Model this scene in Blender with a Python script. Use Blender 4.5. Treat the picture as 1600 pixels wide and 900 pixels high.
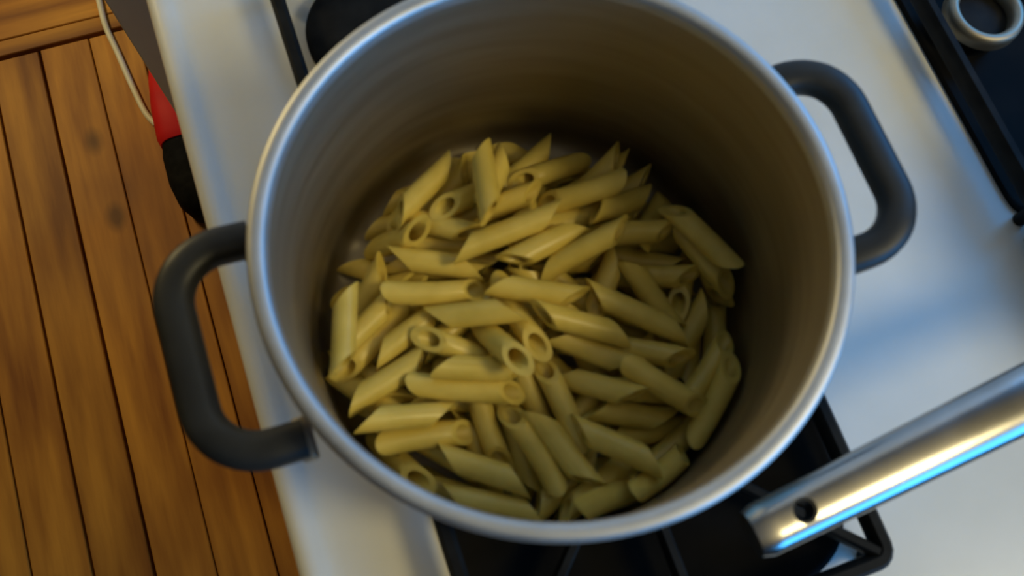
import bpy, bmesh, math, random
import numpy as np
from mathutils import Matrix, Vector

for o in list(bpy.data.objects):
    bpy.data.objects.remove(o)
SC = bpy.context.scene
COL = SC.collection

# ------------------------------------------------------------------ camera
F_PX = 1358.13
CAM = np.array([-0.0780, -0.1127, 0.3293])
ROT = np.array([[0.9423, 0.2993, -0.1499], [-0.3302, 0.9049, -0.2685], [0.0553, 0.3025, 0.9516]])
cd = bpy.data.cameras.new('camera')
cam = bpy.data.objects.new('camera', cd)
COL.objects.link(cam)
cd.sensor_width = 36.0
cd.lens = F_PX * 36.0 / 1600.0
cd.clip_start = 0.01
m = Matrix(ROT.tolist()).to_4x4()
m.translation = Vector(CAM.tolist())
cam.matrix_world = m
cd.dof.use_dof = True
cd.dof.focus_distance = 1.05
cd.dof.aperture_fstop = 9.5
SC.camera = cam

# ------------------------------------------------------------------ world, lights, exposure
SC.view_settings.view_transform = 'Standard'
SC.view_settings.look = 'None'
SC.view_settings.gamma = 1.0
SC.view_settings.use_curve_mapping = False
SC.view_settings.exposure = -0.35
w = bpy.data.worlds.new('kitchen_ambience')
SC.world = w
w.use_nodes = True
w.node_tree.nodes['Background'].inputs['Color'].default_value = (1.0, 0.92, 0.75, 1)
w.node_tree.nodes['Background'].inputs['Strength'].default_value = 0.022


def area_light(name, loc, target, size, power, color):
    d = bpy.data.lights.new(name, 'AREA')
    d.shape = 'RECTANGLE'
    d.size, d.size_y = size
    d.energy = power
    d.color = color
    o = bpy.data.objects.new(name, d)
    COL.objects.link(o)
    o.location = loc
    o.rotation_euler = (Vector(target) - Vector(loc)).to_track_quat('-Z', 'Y').to_euler()
    return o


ld = bpy.data.lights.new('ceiling_lamp', 'POINT')
ld.shadow_soft_size = 0.24
ld.energy = 68
ld.color = (1.0, 0.84, 0.45)
lo = bpy.data.objects.new('ceiling_lamp', ld)
lo.location = (1.15, -0.86, 1.40)
COL.objects.link(lo)
area_light('front_window_daylight', (1.30, -1.50, 0.50), (0.2, -0.1, -0.15), (1.5, 0.9), 42, (0.06, 0.40, 1.0))
area_light('side_window_daylight', (1.30, 0.55, 0.50), (0.25, 0, -0.15), (0.8, 0.6), 17, (0.05, 0.38, 1.0))
area_light('hallway_lamp', (-1.0, 1.75, 0.42), (-0.35, 0.75, -0.7), (0.3, 0.3), 21, (1.0, 0.78, 0.36))


# ------------------------------------------------------------------ helpers
def obj(name, mesh, mat=None, parent=None, loc=None, smooth=None):
    if isinstance(mesh, bmesh.types.BMesh):
        me = bpy.data.meshes.new(name)
        bmesh.ops.recalc_face_normals(mesh, faces=mesh.faces)
        mesh.to_mesh(me)
        mesh.free()
    else:
        me = mesh
    if mat is not None and not me.materials:
        me.materials.append(mat)
    if smooth is not None:
        me.polygons.foreach_set('use_smooth', [True] * len(me.polygons))
        me.set_sharp_from_angle(angle=math.radians(smooth))
    o = bpy.data.objects.new(name, me)
    COL.objects.link(o)
    if loc is not None:
        o.location = loc
    if parent is not None:
        o.parent = parent
    return o


def empty(name, loc):
    o = bpy.data.objects.new(name, None)
    COL.objects.link(o)
    o.location = loc
    o.empty_display_size = 0.02
    return o


def tag(o, label=None, cat=None, group=None, kind=None):
    if label: o['label'] = label
    if cat: o['category'] = cat
    if group: o['group'] = group
    if kind: o['kind'] = kind
    return o


def box(bm, lo, hi, bevel=0.0, seg=2):
    vs = [bm.verts.new((x, y, z)) for x in (lo[0], hi[0]) for y in (lo[1], hi[1]) for z in (lo[2], hi[2])]
    fs = [(0, 1, 3, 2), (4, 6, 7, 5), (0, 4, 5, 1), (2, 3, 7, 6), (0, 2, 6, 4), (1, 5, 7, 3)]
    faces = [bm.faces.new([vs[i] for i in f]) for f in fs]
    if bevel:
        ed = set(e for f in faces for e in f.edges)
        bmesh.ops.bevel(bm, geom=list(ed), offset=bevel, segments=seg, profile=0.5, affect='EDGES')
    return bm


def nbox(lo, hi, bevel=0.0, seg=2):
    return box(bmesh.new(), lo, hi, bevel, seg)


def lathe(prof, n=96, close=False, bm=None, c=(0, 0)):
    bm = bm or bmesh.new()
    rings = []
    for r, z in prof:
        if r < 1e-6:
            rings.append([bm.verts.new((c[0], c[1], z))])
        else:
            rings.append([bm.verts.new((c[0] + r * math.cos(2 * math.pi * i / n), c[1] + r * math.sin(2 * math.pi * i / n), z)) for i in range(n)])
    pairs = list(zip(rings, rings[1:]))
    if close:
        pairs.append((rings[-1], rings[0]))
    for a, b in pairs:
        for i in range(n):
            j = (i + 1) % n
            q = [a[i % len(a)], a[j % len(a)], b[j % len(b)], b[i % len(b)]]
            u = []
            for v in q:
                if v not in u: u.append(v)
            if len(u) >= 3: bm.faces.new(u)
    return bm


def sweep(path, section, ups=None, caps=True, bm=None, scales=None):
    """section: list of (side, up) offsets; path: list of points."""
    bm = bm or bmesh.new()
    P = [Vector(p) for p in path]
    rings = []
    up0 = Vector((0, 0, 1))
    for i, p in enumerate(P):
        t = (P[min(i + 1, len(P) - 1)] - P[max(i - 1, 0)]).normalized()
        up = ups[i] if ups else up0
        s = t.cross(up).normalized()
        u = s.cross(t).normalized()
        k = scales[i] if scales else (1, 1)
        rings.append([bm.verts.new(p + s * a * k[0] + u * b * k[1]) for a, b in section])
    n = len(section)
    for a, b in zip(rings, rings[1:]):
        for i in range(n):
            bm.faces.new((a[i], a[(i + 1) % n], b[(i + 1) % n], b[i]))
    if caps:
        bm.faces.new(rings[0]); bm.faces.new(rings[-1])
    return bm


def ellipse(a, b, n=16, p=2.0):
    out = []
    for i in range(n):
        t = 2 * math.pi * i / n
        c, s = math.cos(t), math.sin(t)
        out.append((a * math.copysign(abs(c) ** (2 / p), c), b * math.copysign(abs(s) ** (2 / p), s)))
    return out


def mat(name, color, rough=0.5, metal=0.0, **kw):
    m = bpy.data.materials.new(name)
    m.use_nodes = True
    b = m.node_tree.nodes['Principled BSDF']
    b.inputs['Base Color'].default_value = (*color, 1)
    b.inputs['Roughness'].default_value = rough
    b.inputs['Metallic'].default_value = metal
    for k, v in kw.items():
        b.inputs[k.replace('_', ' ')].default_value = v
    return m


def vary(m, c1, c2, scale, stretch=(1, 1, 1), detail=4, lo=0.35, hi=0.65, bump=0.0, rnd=False, rough=None):
    nt = m.node_tree
    b = nt.nodes['Principled BSDF']
    tc = nt.nodes.new('ShaderNodeTexCoord')
    mp = nt.nodes.new('ShaderNodeMapping')
    mp.inputs['Scale'].default_value = stretch
    nt.links.new(tc.outputs['Object'], mp.inputs['Vector'])
    if rnd:
        oi = nt.nodes.new('ShaderNodeObjectInfo')
        mu = nt.nodes.new('ShaderNodeMath'); mu.operation = 'MULTIPLY'; mu.inputs[1].default_value = 37.0
        nt.links.new(oi.outputs['Random'], mu.inputs[0])
        nt.links.new(mu.outputs[0], mp.inputs['Location'])
    n = nt.nodes.new('ShaderNodeTexNoise')
    n.inputs['Scale'].default_value = scale
    n.inputs['Detail'].default_value = detail
    nt.links.new(mp.outputs[0], n.inputs['Vector'])
    r = nt.nodes.new('ShaderNodeValToRGB')
    r.color_ramp.elements[0].position = lo
    r.color_ramp.elements[0].color = (*c1, 1)
    r.color_ramp.elements[1].position = hi
    r.color_ramp.elements[1].color = (*c2, 1)
    nt.links.new(n.outputs['Fac'], r.inputs['Fac'])
    nt.links.new(r.outputs['Color'], b.inputs['Base Color'])
    if bump:
        bp = nt.nodes.new('ShaderNodeBump')
        bp.inputs['Strength'].default_value = bump
        bp.inputs['Distance'].default_value = 0.002
        nt.links.new(n.outputs['Fac'], bp.inputs['Height'])
        nt.links.new(bp.outputs['Normal'], b.inputs['Normal'])
    if rough:
        mr = nt.nodes.new('ShaderNodeMapRange')
        mr.inputs['To Min'].default_value, mr.inputs['To Max'].default_value = rough
        nt.links.new(n.outputs['Fac'], mr.inputs['Value'])
        nt.links.new(mr.outputs[0], b.inputs['Roughness'])
    return m, nt, r, mp


# ------------------------------------------------------------------ materials
M_ENAMEL, *_ = vary(mat('white_enamel', (.8, .8, .76), .28), (.76, .755, .70), (.80, .795, .75), 18, rough=(.24, .36))
M_IRON, *_ = vary(mat('cast_iron', (.02, .02, .018), .55, 0, Specular_IOR_Level=.10), (.008, .008, .0075), (.016, .0155, .014), 60, bump=.15)
M_BLACK_ENAMEL, *_ = vary(mat('black_enamel', (.012, .012, .012), .6, 0, Specular_IOR_Level=.04), (.004, .004, .004), (.009, .0085, .008), 25)
M_STEEL_IN, *_ = vary(mat('pot_steel', (.42, .38, .31), .3, 1.0), (.36, .32, .25), (.43, .385, .30), 9, (1, 1, 14), rough=(.46, .6))
M_STEEL, *_ = vary(mat('polished_steel', (.7, .69, .66), .2, 1.0), (.34, .33, .31), (.40, .39, .37), 30, rough=(.18, .28))
M_RIM, *_ = vary(mat('rim_steel', (.7, .69, .66), .4, 1.0), (.52, .52, .50), (.60, .60, .58), 30, rough=(.48, .6))
M_BAKELITE, *_ = vary(mat('black_bakelite', (.02, .02, .02), .45, 0, Specular_IOR_Level=.35), (.017, .017, .015), (.027, .027, .024), 40)
M_WALL, *_ = vary(mat('grey_paint', (.4, .4, .36), .6), (.78, .78, .74), (.84, .84, .80), 8)
M_CEIL, *_ = vary(mat('ceiling_paint', (.8, .78, .72), .8), (.42, .39, .33), (.46, .43, .37), 5)
M_RED, *_ = vary(mat('red_plastic', (.45, .012, .012), .6, 0, Specular_IOR_Level=.2), (.48, .008, .010), (.58, .012, .012), 12)
M_BRISTLE, *_ = vary(mat('black_bristle', (.012, .012, .012), .8, 0, Specular_IOR_Level=.1), (.004, .004, .004), (.009, .0085, .008), 80)
M_CORD, *_ = vary(mat('white_cord', (.7, .66, .5), .5), (.66, .62, .46), (.74, .70, .55), 20)
M_SUBFLOOR, *_ = vary(mat('subfloor', (.03, .018, .01), .9), (.025, .015, .008), (.04, .025, .012), 10)
M_PASTA, *_ = vary(mat('cooked_penne', (.72, .56, .16), .38, 0.0, Subsurface_Weight=0.12, Subsurface_Scale=0.004, Subsurface_Radius=(1.0, .7, .25)),
                   (.70, .535, .105), (.80, .625, .15), 60, rnd=True, detail=2)


def wood(name, stretch):
    m = mat(name, (.4, .2, .06), .58, 0, Specular_IOR_Level=.3)
    m, nt, r, mp = vary(m, (.21, .072, .007), (.52, .245, .030), 9, stretch, detail=6, lo=.3, hi=.7, bump=.12, rnd=True)
    b = nt.nodes['Principled BSDF']
    tc = [n for n in nt.nodes if n.type == 'TEX_COORD'][0]
    oi = [n for n in nt.nodes if n.type == 'OBJECT_INFO'][0]
    # broad reddish / worn patches
    n2 = nt.nodes.new('ShaderNodeTexNoise'); n2.inputs['Scale'].default_value = 2.6; n2.inputs['Detail'].default_value = 3
    nt.links.new(tc.outputs['Object'], n2.inputs['Vector'])
    r2 = nt.nodes.new('ShaderNodeValToRGB')
    r2.color_ramp.elements[0].position = .38; r2.color_ramp.elements[0].color = (.72, .58, .45, 1)
    r2.color_ramp.elements[1].position = .62; r2.color_ramp.elements[1].color = (1.1, 1.05, 1.0, 1)
    nt.links.new(n2.outputs['Fac'], r2.inputs['Fac'])
    mx = nt.nodes.new('ShaderNodeMix'); mx.data_type = 'RGBA'; mx.blend_type = 'MULTIPLY'; mx.inputs[0].default_value = 1
    nt.links.new(r.outputs['Color'], mx.inputs[6]); nt.links.new(r2.outputs['Color'], mx.inputs[7])
    # knots
    vo = nt.nodes.new('ShaderNodeTexVoronoi'); vo.inputs['Scale'].default_value = 7.0
    mp2 = nt.nodes.new('ShaderNodeMapping'); mp2.inputs['Scale'].default_value = (1.0, .62, 1)
    nt.links.new(tc.outputs['Object'], mp2.inputs['Vector']); nt.links.new(mp2.outputs[0], vo.inputs['Vector'])
    r3 = nt.nodes.new('ShaderNodeValToRGB')
    r3.color_ramp.elements[0].position = .05; r3.color_ramp.elements[0].color = (.22, .17, .13, 1)
    r3.color_ramp.elements[1].position = .15; r3.color_ramp.elements[1].color = (1, 1, 1, 1)
    nt.links.new(vo.outputs['Distance'], r3.inputs['Fac'])
    mx2 = nt.nodes.new('ShaderNodeMix'); mx2.data_type = 'RGBA'; mx2.blend_type = 'MULTIPLY'; mx2.inputs[0].default_value = .8
    nt.links.new(mx.outputs[2], mx2.inputs[6]); nt.links.new(r3.outputs['Color'], mx2.inputs[7])
    # board to board tone
    mr = nt.nodes.new('ShaderNodeMapRange'); mr.inputs['To Min'].default_value = .82; mr.inputs['To Max'].default_value = 1.12
    nt.links.new(oi.outputs['Random'], mr.inputs['Value'])
    mx3 = nt.nodes.new('ShaderNodeMix'); mx3.data_type = 'RGBA'; mx3.blend_type = 'MULTIPLY'; mx3.inputs[0].default_value = 1
    nt.links.new(mx2.outputs[2], mx3.inputs[6]); nt.links.new(mr.outputs[0], mx3.inputs[7])
    nt.links.new(mx3.outputs[2], b.inputs['Base Color'])
    return m


M_WOOD = wood('floorboard_pine', (3.5, .35, 1))
M_WOOD_X = wood('floorboard_pine_cross', (.35, 3.5, 1))

# ------------------------------------------------------------------ the setting
ZF = -1.085
floor = tag(obj('floor', nbox((-2.95, -1.2, ZF - .06), (1.3, 2.2, ZF - .019)), M_SUBFLOOR), 'old orange pine floorboards beside the stove', 'floor', kind='structure')
rng = random.Random(5)
k = 0
x = -.6055 - .0865 * 26
edges = []
while x < 1.2:
    edges.append(x); x += .0865
for a, b in zip(edges, edges[1:]):
    g = [.0016, .0032, .0012, .0024][k % 4]
    if abs(b + .519) < .01: g = .0042
    if abs(b + .4325) < .01: g = .0009
    obj('floorboard', nbox((a + .001, -1.15, ZF - .018), (b - g, .981, ZF + rng.uniform(-.0006, .0006)), .0014, 1), M_WOOD, floor)
    k += 1
y = .9895
for wd in (.0335, .1, .1, .1, .1, .1, .1, .1, .1, .1):
    obj('floorboard', nbox((-2.9, y, ZF - .018), (1.25, y + wd - .0018, ZF + rng.uniform(-.0005, .0008)), .0014, 1), M_WOOD_X, floor)
    y += wd
tag(obj('wall_back', nbox((-.2555, .552, ZF), (1.3, .652, 1.3), .002), M_WALL), 'grey painted wall end behind the stove', 'wall', kind='structure')

tag(obj('ceiling', nbox((-1.9, -2.6, 2.05), (2.2, 2.2, 2.13)), M_CEIL), 'plain off-white kitchen ceiling', 'ceiling', kind='structure')

# ------------------------------------------------------------------ stove
ZS = -.185
SX0, SX1, SY0, SY1 = -.1655, .60, -.31, .47
stove = tag(empty('gas_stove', (.217, .08, ZF)), 'white enamel gas stove with black burner pans', 'stove')
SO = Vector((-.217, -.08, -ZF))


def spart(name, bm, mt, smooth=None, parent=None):
    o = obj(name, bm, mt, None, smooth=smooth)
    p = parent or stove
    o.parent = p
    o.location = SO if p is stove else (0, 0, 0)
    return o


def rrect(x0, x1, y0, y1, r, n=6):
    pts = []
    for cx, cy, a0 in ((x1 - r, y1 - r, 0), (x0 + r, y1 - r, 90), (x0 + r, y0 + r, 180), (x1 - r, y0 + r, 270)):
        for i in range(n + 1):
            t = math.radians(a0 + 90 * i / n)
            pts.append((cx + r * math.cos(t), cy + r * math.sin(t)))
    return pts


bm = bmesh.new()
rings = []
for d, z in ((.004, -.225), (0, -.222), (0, -.190), (.0012, -.1845), (.004, -.1812), (.0085, -.180), (.0125, -.1805), (.0165, -.1832), (.0205, -.1848), (.026, -.185)):
    rings.append([bm.verts.new((px, py, z)) for px, py in rrect(SX0 + d, SX1 - d, SY0 + d, SY1 - d, .03 - d * .8)])
for a, b in zip(rings, rings[1:]):
    for i in range(len(a)):
        bm.faces.new((a[i], a[(i + 1) % len(a)], b[(i + 1) % len(a)], b[i]))
bm.faces.new(rings[-1]); bm.faces.new(rings[0][::-1])
spart('cooktop', bm, M_ENAMEL, 50)
spart('body', nbox((SX0 + .012, SY0 + .03, ZF + .05), (SX1 - .012, SY1 - .01, -.2245), .004), M_ENAMEL)
door = spart('oven_door', nbox((SX0 + .02, SY0 + .008, ZF + .22), (SX1 - .02, SY0 + .0295, -.36), .004), M_ENAMEL)
spart('door_handle', sweep([(SX0 + .06, SY0 + .009, -.40), (SX0 + .06, SY0 - .03, -.40), (SX1 - .06, SY0 - .03, -.40), (SX1 - .06, SY0 + .009, -.40)], ellipse(.008, .008, 10)), M_STEEL, 40, door)
spart('plinth', nbox((SX0 + .03, SY0 + .06, ZF), (SX1 - .03, SY1 - .03, ZF + .05)), M_BLACK_ENAMEL)
for i in range(4):
    cx = SX0 + .14 + i * .16
    kn = lathe([(0, 0), (.02, 0), (.02, .004), (.016, .006), (.015, .022), (.012, .025), (0, .025)], 24)
    bmesh.ops.rotate(kn, verts=kn.verts, cent=(0, 0, 0), matrix=Matrix.Rotation(math.radians(90), 3, 'X'))
    bmesh.ops.translate(kn, verts=kn.verts, vec=(cx, SY0 + .0295, -.29))
    spart('control_knob', kn, M_BAKELITE, 40)

GX, GY, GH = .0322, -.0735, .1175      # front grate centre and half size


def burner_pan(cx, cy, h, p=4.5, hy=None):
    bm = bmesh.new()
    rings = []
    hy = hy or h
    for k, z in ((1.0, ZS + .0003), (1.0, ZS + .0025), (.985, ZS + .0035), (.965, ZS + .003), (.94, ZS + .0012), (.3, ZS + .001)):
        rings.append([bm.verts.new((cx + a * h * k, cy + b * hy * k, z)) for a, b in ellipse(1, 1, 64, p)])
    for a, b in zip(rings, rings[1:]):
        for i in range(len(a)):
            bm.faces.new((a[i], a[(i + 1) % 64], b[(i + 1) % 64], b[i]))
    bm.faces.new(rings[-1])
    return spart('burner_pan', bm, M_BLACK_ENAMEL, 40)


def burner(cx, cy, r, ring=None):
    b = spart('burner', lathe([(0, ZS + .0012), (r * .9, ZS + .0012), (r * .92, ZS + .008), (r, ZS + .010), (r, ZS + .014), (r * .93, ZS + .0165), (r * .5, ZS + .018), (0, ZS + .018)], 48, c=(cx, cy)), M_IRON, 40)
    if ring:
        o = obj('burner_ring', lathe([(ring[0], ZS + .0165), (ring[0], ZS + .024), (ring[0] + .0015, ZS + .0265), ((ring[0] + ring[1]) / 2, ZS + .0275), (ring[1] - .001, ZS + .026), (ring[1], ZS + .022), (ring[1], ZS + .0165)], 64, True, c=(cx, cy)), M_STEEL_IN, b, smooth=60)
        o['label'] = 'shiny steel ring'
    return b


burner_pan(GX, GY, .1165)
burner(GX, GY, .042)
burner(-.024, .226, .0475)
burner_pan(.448, .095, .1130, 20, .1225)
burner(.3735, .1115, .0235, (.0188, .0268))
burner_pan(.448, -.157, .1120, 12, .1)
burner(.447, -.155, .04)


def grate(name, x0, x1, y0, y1, label, diag=True, skip=()):
    cx, cy = (x0 + x1) / 2, (y0 + y1) / 2
    g = tag(empty(name, (cx, cy, ZS)), label, 'stove grate', 'cast iron burner grates')
    zt, zb, wv = -.155 - ZS, -.155 - ZS - .013, .0095
    hx, hy = x1 - cx, y1 - cy
    bm = bmesh.new()
    rs = []
    for d, z in ((.001, zb), (0, zb + .002), (0, zt - .003), (.0025, zt), (wv - .0025, zt), (wv, zt - .003), (wv, zb + .002), (wv - .001, zb)):
        rs.append([bm.verts.new((a, b, z)) for a, b in rrect(-hx + d, hx - d, -hy + d, hy - d, max(.012 - d, .003), 4)])
    for a, b in zip(rs, rs[1:] + rs[:1]):
        for i in range(len(a)):
            bm.faces.new((a[i], a[(i + 1) % len(a)], b[(i + 1) % len(a)], b[i]))
    obj('grate_frame', bm, M_IRON, g, smooth=40)
    starts = [(hx - wv, 0), (-hx + wv, 0), (0, hy - wv), (0, -hy + wv)]
    if diag:
        starts += [(sx * (hx - wv - .001), sy * (hy - wv - .001)) for sx in (-1, 1) for sy in (-1, 1)]
    for fi, (a, b) in enumerate(starts):
        if fi in skip: continue
        v = Vector((a, b, 0)); L = v.length
        e = v * (.030 / L)
        sec = [(-.003, -.006), (.003, -.006), (.0033, .003), (.0018, .006), (-.0018, .006), (-.0033, .003)]
        pth = [(a * 1.01, b * 1.01, zt - .0062), (e.x, e.y, zt - .0062)]
        obj('grate_finger', sweep(pth, sec), M_IRON, g)
    for sx in (-1, 1):
        for sy in (-1, 1):
            ft = lathe([(0, .0002), (.0045, .0002), (.0055, zb + .001), (0, zb + .001)], 12, c=(sx * (hx - .0065), sy * (hy - .0065)))
            obj('grate_foot', ft, M_IRON, g, smooth=40)
    return g


grate('burner_grate', -.0855, .1495, -.1915, .0445, 'black cast-iron grate directly under the front of the pasta pot')
grate('burner_grate', -.0855, .1495, .0475, .2855, 'black cast-iron grate behind the pasta pot, over the round black burner', False)
grate('burner_grate', .3305, .566, -.035, .225, 'black cast-iron grate around the burner with the shiny steel ring', False, (1,))
grate('burner_grate', .3305, .566, -.2755, -.038, 'black cast-iron grate under the saucepan')

# ------------------------------------------------------------------ pot
pot = tag(empty('cooking_pot', (0, 0, -.155)), 'deep stainless steel pot full of cooked penne with two black loop handles', 'pot')
PO = Vector((0, 0, .155))
prof_body = [(0, -.155), (.108, -.155), (.114, -.1535), (.1185, -.148), (.1198, -.141), (.1205, -.012), (.1212, -.006),
             (.1182, -.006), (.1172, -.012), (.1168, -.132), (.1162, -.139), (.1135, -.1455), (.108, -.149), (.1, -.150), (0, -.150)]
o = obj('pot_body', lathe(prof_body, 128), M_STEEL_IN, pot, loc=PO, smooth=35)
rim_p = [(.1206, -.0070), (.1228, -.0062), (.1244, -.0046), (.1250, -.0030), (.1249, -.0018), (.1244, -.0009), (.1234, -.0003), (.1220, .0),
         (.1202, -.0001), (.1188, -.0006), (.1178, -.0014), (.1172, -.0028), (.1169, -.0070)]
o = obj('rim', lathe(rim_p, 160, True), M_RIM, pot, loc=PO, smooth=60)
o['label'] = 'bright rolled steel rim'
for s in (-1, 1):
    hb = []
    yo, xo, R = .0455, .1590, .024
    zh = -.028
    hb.append((.1225, yo, zh - .002)); hb.append((.128, yo, zh - .001))
    for i in range(13):
        t = math.radians(90 - 90 * i / 12)
        hb.append((xo - R + R * math.cos(t), yo - R + R * math.sin(t), zh + .002 * min(1, i / 6)))
    hb += [(a, -b, c) for a, b, c in hb[::-1]]
    hb = [(s * a, b, c) for a, b, c in hb]
    h = obj('handle', sweep(hb, ellipse(.0083, .0070, 20, 2.5)), M_BAKELITE, pot, loc=PO, smooth=50)
    h['label'] = 'black loop handle'
    for sy in (-1, 1):
        bk = nbox((-.0035, -.009, -.0125), (.0035, .009, -.001), .0015)
        bmesh.ops.translate(bk, verts=bk.verts, vec=(s * .1235, sy * .0445, zh - .002))
        obj('bracket', bk, M_STEEL_IN, h, smooth=30)

# ------------------------------------------------------------------ frying pan (its handle reaches into the picture)
PCX, PCY, PBZ = .440, -.115, -.155
pan = tag(empty('saucepan', (PCX, PCY, PBZ)), 'steel pan with a long polished handle that has a round hanging hole', 'pan')
prof = [(0, 0), (.074, 0), (.082, .003), (.0845, .010), (.0845, .120), (.0875, .1225), (.0855, .1245), (.0825, .122), (.0815, .011), (.079, .005), (.073, .003), (0, .003)]
obj('pan_body', lathe(prof, 96), M_STEEL, pan, smooth=35)
A = Vector((.0455, -.1430, -.060)); B = Vector((.3575, -.1170, -.115))
path, scl = [], []
NP = 60
for i in range(NP):
    t = i / (NP - 1)
    p = A.lerp(B, t)
    p.z = -.060 - .019 * t - .008 * max(0, (t - .72) / .28) ** 2
    path.append(p - Vector((PCX, PCY, PBZ)))
    e = min(1, (t / .012)) if t < .012 else 1
    wdt = (1 + .30 * min(t / .51, 1)) * (1 - .28 * max(0, (t - .75) / .25))
    scl.append((wdt * (.86 + .14 * e), .80 + .2 * e))
sec = ellipse(.0119, .0078, 48, 2.3)
hbm = sweep(path, sec, scales=scl)
tmp = obj('handle_tmp', hbm, M_STEEL)
hc = A.lerp(B, .080) - Vector((PCX, PCY, PBZ)); hc.z = .093
cut = obj('cut_tmp', lathe([(0, hc.z - .04), (.0058, hc.z - .04), (.0058, hc.z + .04), (0, hc.z + .04)], 32, c=(hc.x, hc.y)), M_STEEL)
bo = tmp.modifiers.new('hole', 'BOOLEAN'); bo.operation = 'DIFFERENCE'; bo.object = cut; bo.solver = 'EXACT'
dg = bpy.context.evaluated_depsgraph_get()
me = bpy.data.meshes.new_from_object(tmp.evaluated_get(dg))
me.name = 'handle'
bpy.data.objects.remove(tmp); bpy.data.objects.remove(cut)
h = obj('handle', me, M_STEEL, pan, smooth=38)
h['label'] = 'polished steel handle with a round hanging hole'
o = obj('hole_shade_sleeve', lathe([(.0046, hc.z - .0045), (.0046, hc.z + .0072), (.0059, hc.z + .0072), (.0059, hc.z - .0045)], 32, True, c=(hc.x, hc.y)), M_BAKELITE, h, smooth=30)  # added black sleeve: the shade inside the hole is put in as colour
o['label'] = 'added dark sleeve standing in for shade in the hanging hole'

# ------------------------------------------------------------------ cord and red appliance on the floor
cp = [(-.402, 1.35), (-.399, 1.2), (-.397, 1.06), (-.3966, .994), (-.387, .928), (-.378, .863), (-.3663, .797), (-.352, .765)]
pts = []
for i in range(len(cp) - 1):
    p0, p1, p2, p3 = cp[max(i - 1, 0)], cp[i], cp[i + 1], cp[min(i + 2, len(cp) - 1)]
    for j in range(6):
        t = j / 6
        q = [.5 * (2 * b + (c - a) * t + (2 * a - 5 * b + 4 * c - d) * t * t + (3 * b - a - 3 * c + d) * t ** 3) for a, b, c, d in zip(p0, p1, p2, p3)]
        pts.append((q[0], q[1], ZF + .0062))
tag(obj('power_cord', sweep(pts, ellipse(.0054, .0054, 10)), M_CORD, smooth=60), 'thin white power cord trailing over the floorboards', 'cord')
app = tag(empty('small_appliance', (-.305, .70, ZF)), 'red and black plastic appliance on the floor by the stove', 'appliance')
bm = bmesh.new()
rs = []
for yy, hw, zt, xc in ((.175, .006, .030, -.018), (.165, .014, .050, -.015), (.12, .026, .078, -.008), (.06, .036, .092, -.004), (.0, .042, .092, -.001), (-.012, .040, .086, 0)):
    rs.append([bm.verts.new((xc + a * hw, yy, zt * .5 + .001 + b * zt * .5)) for a, b in ellipse(1, 1, 20, 3)])
for a, b in zip(rs, rs[1:]):
    for i in range(20):
        bm.faces.new((a[i], a[(i + 1) % 20], b[(i + 1) % 20], b[i]))
bm.faces.new(rs[0]); bm.faces.new(rs[-1])
o = obj('housing', bm, M_RED, app, smooth=45); o['label'] = 'red plastic housing'
bm = bmesh.new()
rs = []
for yy, hw, zt in ((-.011, .038, .084), (-.03, .043, .080), (-.08, .044, .076), (-.115, .038, .07), (-.138, .022, .05), (-.143, .010, .03)):
    rs.append([bm.verts.new((a * hw, yy, zt * .5 + .001 + b * zt * .5)) for a, b in ellipse(1, 1, 20, 3)])
for a, b in zip(rs, rs[1:]):
    for i in range(20):
        bm.faces.new((a[i], a[(i + 1) % 20], b[(i + 1) % 20], b[i]))
bm.faces.new(rs[0]); bm.faces.new(rs[-1])
o = obj('head', bm, M_BRISTLE, app, smooth=45); o['label'] = 'matt black rounded end'

# ------------------------------------------------------------------ penne
RP = .0064          # outer radius of a tube
FLOOR_Z, WALL_R = -.150, .1166


def ray(px, py):
    d = np.array([(px - 800) / F_PX, -(py - 450) / F_PX, -1.0])
    return ROT @ d


def onz(px, py, z):
    d = ray(px, py)
    return CAM + d * ((z - CAM[2]) / d[2])


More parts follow.
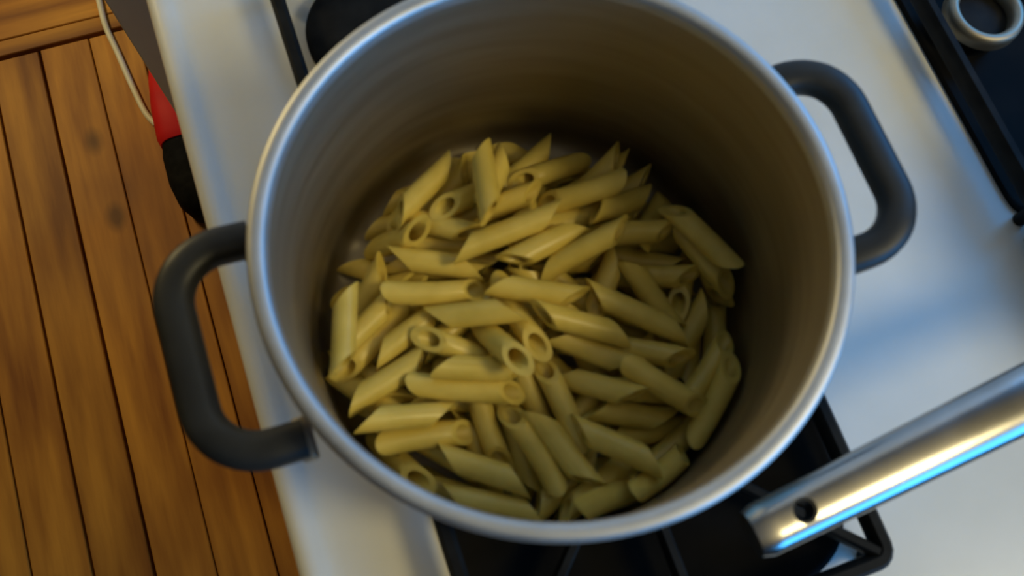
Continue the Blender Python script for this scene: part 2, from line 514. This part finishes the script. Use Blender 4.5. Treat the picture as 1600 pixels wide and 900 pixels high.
# (x1, y1, x2, y2, level, roll): ends of each tube seen in the pot; level 0 lies on top;
# roll a/b = open end 1/2 faces up, s/t = cut faces sideways; v = standing steeply, end 1 up
SEEN = [
    (705, 256, 618, 337, 0, 's'), (700, 312, 735, 284, 1, 'av'), (750, 230, 768, 338, 0, 't'), (796, 230, 768, 280, 1, 's'),
    (572, 398, 668, 349, 1, 's'), (745, 352, 678, 344, 1, 's'), (812, 288, 905, 252, 0, 'a'), (880, 231, 800, 260, 1, 's'),
    (847, 318, 968, 284, 1, 'a'), (966, 234, 930, 275, 1, 's'), (992, 258, 1002, 320, 2, 'av'), (1018, 304, 922, 332, 0, 's'),
    (1060, 298, 1032, 326, 1, 'av'), (1040, 345, 1120, 366, 1, 'a'), (975, 364, 850, 416, 0, 's'), (897, 352, 806, 413, 0, 't'),
    (702, 390, 882, 334, 0, 's'), (616, 406, 745, 417, 0, 't'), (608, 458, 752, 451, 0, 'b'), (541, 445, 532, 540, 1, 't'),
    (602, 413, 560, 472, 2, 's'), (617, 470, 564, 506, 2, 's'), (588, 556, 668, 488, 1, 's'), (797, 483, 688, 498, 0, 't'),
    (672, 534, 740, 541, 0, 'av'), (535, 580, 582, 522, 2, 'a'), (548, 628, 637, 565, 0, 's'), (690, 576, 770, 567, 1, 's'),
    (812, 596, 645, 617, 1, 'a'), (560, 665, 706, 640, 1, 's'), (735, 662, 598, 706, 0, 'a'), (690, 714, 820, 754, 0, 't'),
    (676, 740, 608, 734, 2, 'a'), (650, 766, 755, 774, 2, 's'), (690, 790, 850, 810, 2, 't'), (778, 702, 763, 642, 1, 'av'),
    (800, 650, 862, 752, 1, 'a'), (845, 658, 917, 746, 0, 's'), (830, 792, 868, 768, 2, 's'), (878, 802, 932, 760, 1, 's'),
    (902, 667, 1022, 727, 0, 't'), (1038, 662, 930, 634, 1, 's'), (857, 562, 885, 652, 0, 'a'), (800, 568, 783, 518, 1, 'av'),
    (842, 545, 815, 488, 1, 'a'), (838, 487, 978, 526, 0, 't'), (880, 520, 975, 576, 1, 's'), (775, 452, 906, 458, 0, 's'),
    (918, 459, 1074, 521, 0, 't'), (985, 405, 1046, 482, 1, 's'), (970, 390, 945, 447, 2, 's'), (1082, 492, 1075, 415, 1, 'a'),
    (1150, 438, 1103, 390, 1, 'a'), (1166, 478, 1125, 512, 2, 'a'), (1148, 528, 1085, 602, 1, 'a'), (1168, 575, 1108, 634, 0, 'a'),
    (1098, 639, 980, 568, 0, 'a'), (1072, 553, 1005, 545, 2, 's'), (1002, 616, 903, 590, 1, 's'), (1098, 702, 1028, 762, 0, 'a'),
    (1014, 781, 903, 802, 1, 'a'), (1002, 754, 925, 766, 2, 's'), (1108, 658, 1048, 702, 2, 's'), (495, 588, 540, 600, 2, 's'),
    (512, 640, 560, 620, 2, 's'), (1082, 400, 1018, 364, 2, 's'), (1050, 352, 985, 358, 2, 's'), (650, 380, 722, 374, 2, 's'),
    (827, 346, 912, 332, 1, 's'), (1056, 372, 1104, 404, 1, 's'), (870, 790, 925, 775, 2, 's'), (1060, 560, 1100, 585, 2, 's'),
    (600, 352, 650, 312, 2, 's'), (735, 262, 690, 300, 2, 's'), (650, 702, 735, 722, 2, 's'),
    (560, 690, 590, 660, 2, 's'), (620, 640, 590, 600, 2, 's'), (740, 800, 660, 760, 2, 's'), (960, 600, 1040, 610, 2, 't'),
]
r_ = np.random.RandomState(11)
P, Q, LEN, SEENF = [], [], [], []
for (x1, y1, x2, y2, lv, rl) in SEEN:
    z = -.082 - .016 * lv
    a, b = onz(x1, y1, -.112), onz(x2, y2, -.112)
    L = float(np.linalg.norm(b - a))
    lp = min(max(L, .0455), .060)
    d = b - a; d[2] = 0; d /= np.linalg.norm(d)
    if 'v' in rl:
        ph = math.radians(48)
    elif L < .036:
        ph = math.radians(20)
    else:
        ph = 0.0
    p = onz(x1, y1, z)
    q = onz(x2, y2, z)
    if ph == 0.0:
        c = (p + q) / 2; u = (q - p) / np.linalg.norm(q - p)
        p, q = c - u * lp / 2, c + u * lp / 2
    else:
        q = p + np.array([d[0] * math.cos(ph), d[1] * math.cos(ph), -math.sin(ph)]) * lp
    P.append(p); Q.append(q); LEN.append(lp); SEENF.append(True)
NS = len(P)
TGT_C = np.array([(a + b) / 2 - CAM for a, b in zip(P, Q)])
NF = 74
for i in range(NF):
    for _ in range(200):
        c = r_.uniform(-.105, .105, 2)
        if np.hypot(c[0] - .005, c[1] + .014) < .076: break
    t = r_.uniform(0, math.pi)
    lp = r_.uniform(.052, .058)
    z = -.142 + .012 * (i % 2)
    u = np.array([math.cos(t), math.sin(t), r_.uniform(-.08, .08)]); u /= np.linalg.norm(u)
    c = np.array([c[0], c[1], z])
    P.append(c - u * lp / 2); Q.append(c + u * lp / 2); LEN.append(lp); SEENF.append(False)
P, Q, LEN, SEENF = np.array(P), np.array(Q), np.array(LEN), np.array(SEENF)
N = len(P)
I, J = np.triu_indices(N, 1)
RC = RP * .96
LAT = np.where(SEENF, .07, .8)


def seg_seg(p1, q1, p2, q2):
    d1, d2, r = q1 - p1, q2 - p2, p1 - p2
    a = (d1 * d1).sum(1); e = (d2 * d2).sum(1); f = (d2 * r).sum(1); c = (d1 * r).sum(1); b = (d1 * d2).sum(1)
    den = a * e - b * b
    s = np.clip(np.where(den > 1e-12, (b * f - c * e) / np.maximum(den, 1e-12), .5), 0, 1)
    t = (b * s + f) / e
    s = np.where(t < 0, np.clip(-c / a, 0, 1), np.where(t > 1, np.clip((b - c) / a, 0, 1), s))
    t = np.clip(t, 0, 1)
    return s, t, (p1 + d1 * s[:, None]) - (p2 + d2 * t[:, None])


def along_ray(X, dz):
    d = X - CAM
    return X + d * (dz / d[:, 2])[:, None]


for it in range(420):
    gz = -.00030 if it < 300 else 0.0
    # settle: along the line of sight for the traced tubes, straight down for the rest
    P = np.where(SEENF[:, None], along_ray(P, np.full(N, gz)), P + [0, 0, gz])
    Q = np.where(SEENF[:, None], along_ray(Q, np.full(N, gz)), Q + [0, 0, gz])
    d = TGT_C[:, :] * ((((P + Q) / 2)[:NS, 2] - CAM[2]) / TGT_C[:, 2])[:, None] + CAM
    d = .06 * (d - ((P + Q) / 2)[:NS])[:, :2]
    P[:NS, :2] += d; Q[:NS, :2] += d
    for sub in range(3):
        ax = Q - P; u = ax / np.linalg.norm(ax, axis=1)[:, None]
        p, q = P + u * RC * .8, Q - u * RC * .8
        s, t, dv = seg_seg(p[I], q[I], p[J], q[J])
        dist = np.linalg.norm(dv, axis=1)
        hit = dist < 2 * RC
        if hit.any():
            h = np.where(hit)[0]
            n = dv[h] / np.maximum(dist[h], 1e-6)[:, None]
            same = np.abs(n[:, 2]) < .15
            hi = np.where(P[I[h], 2] + Q[I[h], 2] >= P[J[h], 2] + Q[J[h], 2], 1.0, -1.0)
            n[same, 2] += .35 * hi[same]
            n /= np.linalg.norm(n, axis=1)[:, None]
            pen = (2 * RC - dist[h])[:, None] * .3
            dP, dQ = np.zeros_like(P), np.zeros_like(Q)
            for idx, sg, w_ in ((I[h], 1, s[h]), (J[h], -1, t[h])):
                mv = n * pen * sg
                mv[:, :2] *= LAT[idx][:, None]
                rd = (P[idx] + Q[idx]) / 2 - CAM
                mv[:, :2] += np.where(SEENF[idx][:, None], rd[:, :2] / rd[:, 2:3] * mv[:, 2:3], 0)
                np.add.at(dP, idx, mv * (1 - w_)[:, None] * 1.2)
                np.add.at(dQ, idx, mv * w_[:, None] * 1.2)
            lim = .0022
            P += np.clip(dP, -lim, lim); Q += np.clip(dQ, -lim, lim)
        for X in (P, Q):
            X[:, 2] = np.maximum(X[:, 2], FLOOR_Z + RP * .98)
            rr = np.hypot(X[:, 0], X[:, 1])
            mx = WALL_R - RP * 1.12 - np.maximum(0, (-.139 - X[:, 2])) * .5
            kf = np.minimum(1, mx / np.maximum(rr, 1e-6))
            X[:, :2] *= kf[:, None]
        c = (P + Q) / 2; ax = Q - P; u = ax / np.linalg.norm(ax, axis=1)[:, None]
        P, Q = c - u * (LEN / 2)[:, None], c + u * (LEN / 2)[:, None]


def penne_mesh(name, L, bend, flat, kcut=1.3, n=22, seg=8):
    bm = bmesh.new()
    ri = .0040
    outer, inner = [], []
    for k in range(seg + 1):
        f = k / seg
        for lst, r in ((outer, RP), (inner, ri)):
            ring = []
            for i in range(n):
                t = 2 * math.pi * i / n
                yy, zz = r * math.cos(t) * flat, r * math.sin(t) / flat
                x = (f - .5) * (L - 2 * kcut * RP * .45) + kcut * zz * .95
                xn = x / (L / 2)
                ring.append(bm.verts.new((x, yy + bend * (1 - xn * xn), zz)))
            lst.append(ring)
    for k in range(seg):
        for i in range(n):
            j = (i + 1) % n
            bm.faces.new((outer[k][i], outer[k][j], outer[k + 1][j], outer[k + 1][i]))
            bm.faces.new((inner[k][i], inner[k + 1][i], inner[k + 1][j], inner[k][j]))
    for k in (0, seg):
        for i in range(n):
            j = (i + 1) % n
            bm.faces.new((outer[k][i], outer[k][j], inner[k][j], inner[k][i]))
    bmesh.ops.recalc_face_normals(bm, faces=bm.faces)
    me = bpy.data.meshes.new(name)
    bm.to_mesh(me); bm.free()
    me.materials.append(M_PASTA)
    me.polygons.foreach_set('use_smooth', [True] * len(me.polygons))
    me.set_sharp_from_angle(angle=math.radians(40))
    return me


VAR = []
for L in (.046, .050, .054, .059):
    for bend, flat in ((.0006, 1.0), (-.0011, 1.04), (.0014, .97)):
        VAR.append((L, penne_mesh('penne', L, bend, flat)))
SPECIAL = {
    2: 'penne tube pointing at the pot wall with sharp tips at both ends, crossing its neighbours',
    24: 'penne tube whose round open end faces straight up like a ring',
    12: 'penne tube at the edge of the heap showing a ring-shaped open end',
    47: 'straight penne tube lying across the middle of the heap',
    55: 'penne tube propped up against the pot wall beside the pan handle',
}
MARKS = ['cooktop-side handle', 'steel-ringed burner', 'round black burner', 'red appliance',
         'floor-side handle', 'bare stove edge', 'front grate', 'pan handle']


def penne_label(i, roll):
    if i in SPECIAL: return SPECIAL[i]
    c = (P[i] + Q[i]) / 2; d = Q[i] - P[i]
    rad = math.hypot(c[0], c[1])
    mark = MARKS[int(round(math.degrees(math.atan2(c[1], c[0])) / 45)) % 8]
    look = 'open-ended' if roll[0] in 'ab' else 'side-on'
    if abs(d[2]) > .022: look = 'steep'
    where = 'by the wall' if rad > .075 else ('midway out' if rad > .038 else 'near the middle')
    along = abs(d[0] * c[0] + d[1] * c[1]) / (rad * math.hypot(d[0], d[1]) + 1e-9)
    way = 'pointing to it' if along > .8 else ('lying crosswise' if along < .5 else 'lying slantwise')
    if i >= NS: return 'low-lying penne tube under others %s nearest the %s, %s' % (where, mark, way)
    return '%s penne tube %s nearest the %s, %s' % (look, where, mark, way)


for i in range(N):
    ax = Vector((Q[i] - P[i]).tolist()); ax.normalize()
    up = Vector((0, 0, 1)); up = (up - ax * up.dot(ax)).normalized()
    side = up.cross(ax)
    rl = SEEN[i][5] if i < NS else 's'
    base = {'a': 0, 'b': 180, 's': 90, 't': -90}[rl[0]]
    ang = math.radians(base + r_.uniform(-22, 22))
    z = up * math.cos(ang) + side * math.sin(ang)
    yv = z.cross(ax)
    cand = [v for v in VAR if abs(v[0] - LEN[i]) < .0026] or VAR[-3:]
    me = cand[r_.randint(len(cand))][1]
    M = Matrix((ax, yv, z)).transposed().to_4x4()
    M.translation = Vector(((P[i] + Q[i]) / 2).tolist())
    o = bpy.data.objects.new('penne', me)
    COL.objects.link(o)
    o.matrix_world = M
    tag(o, penne_label(i, rl), 'pasta', 'cooked penne in the pot')
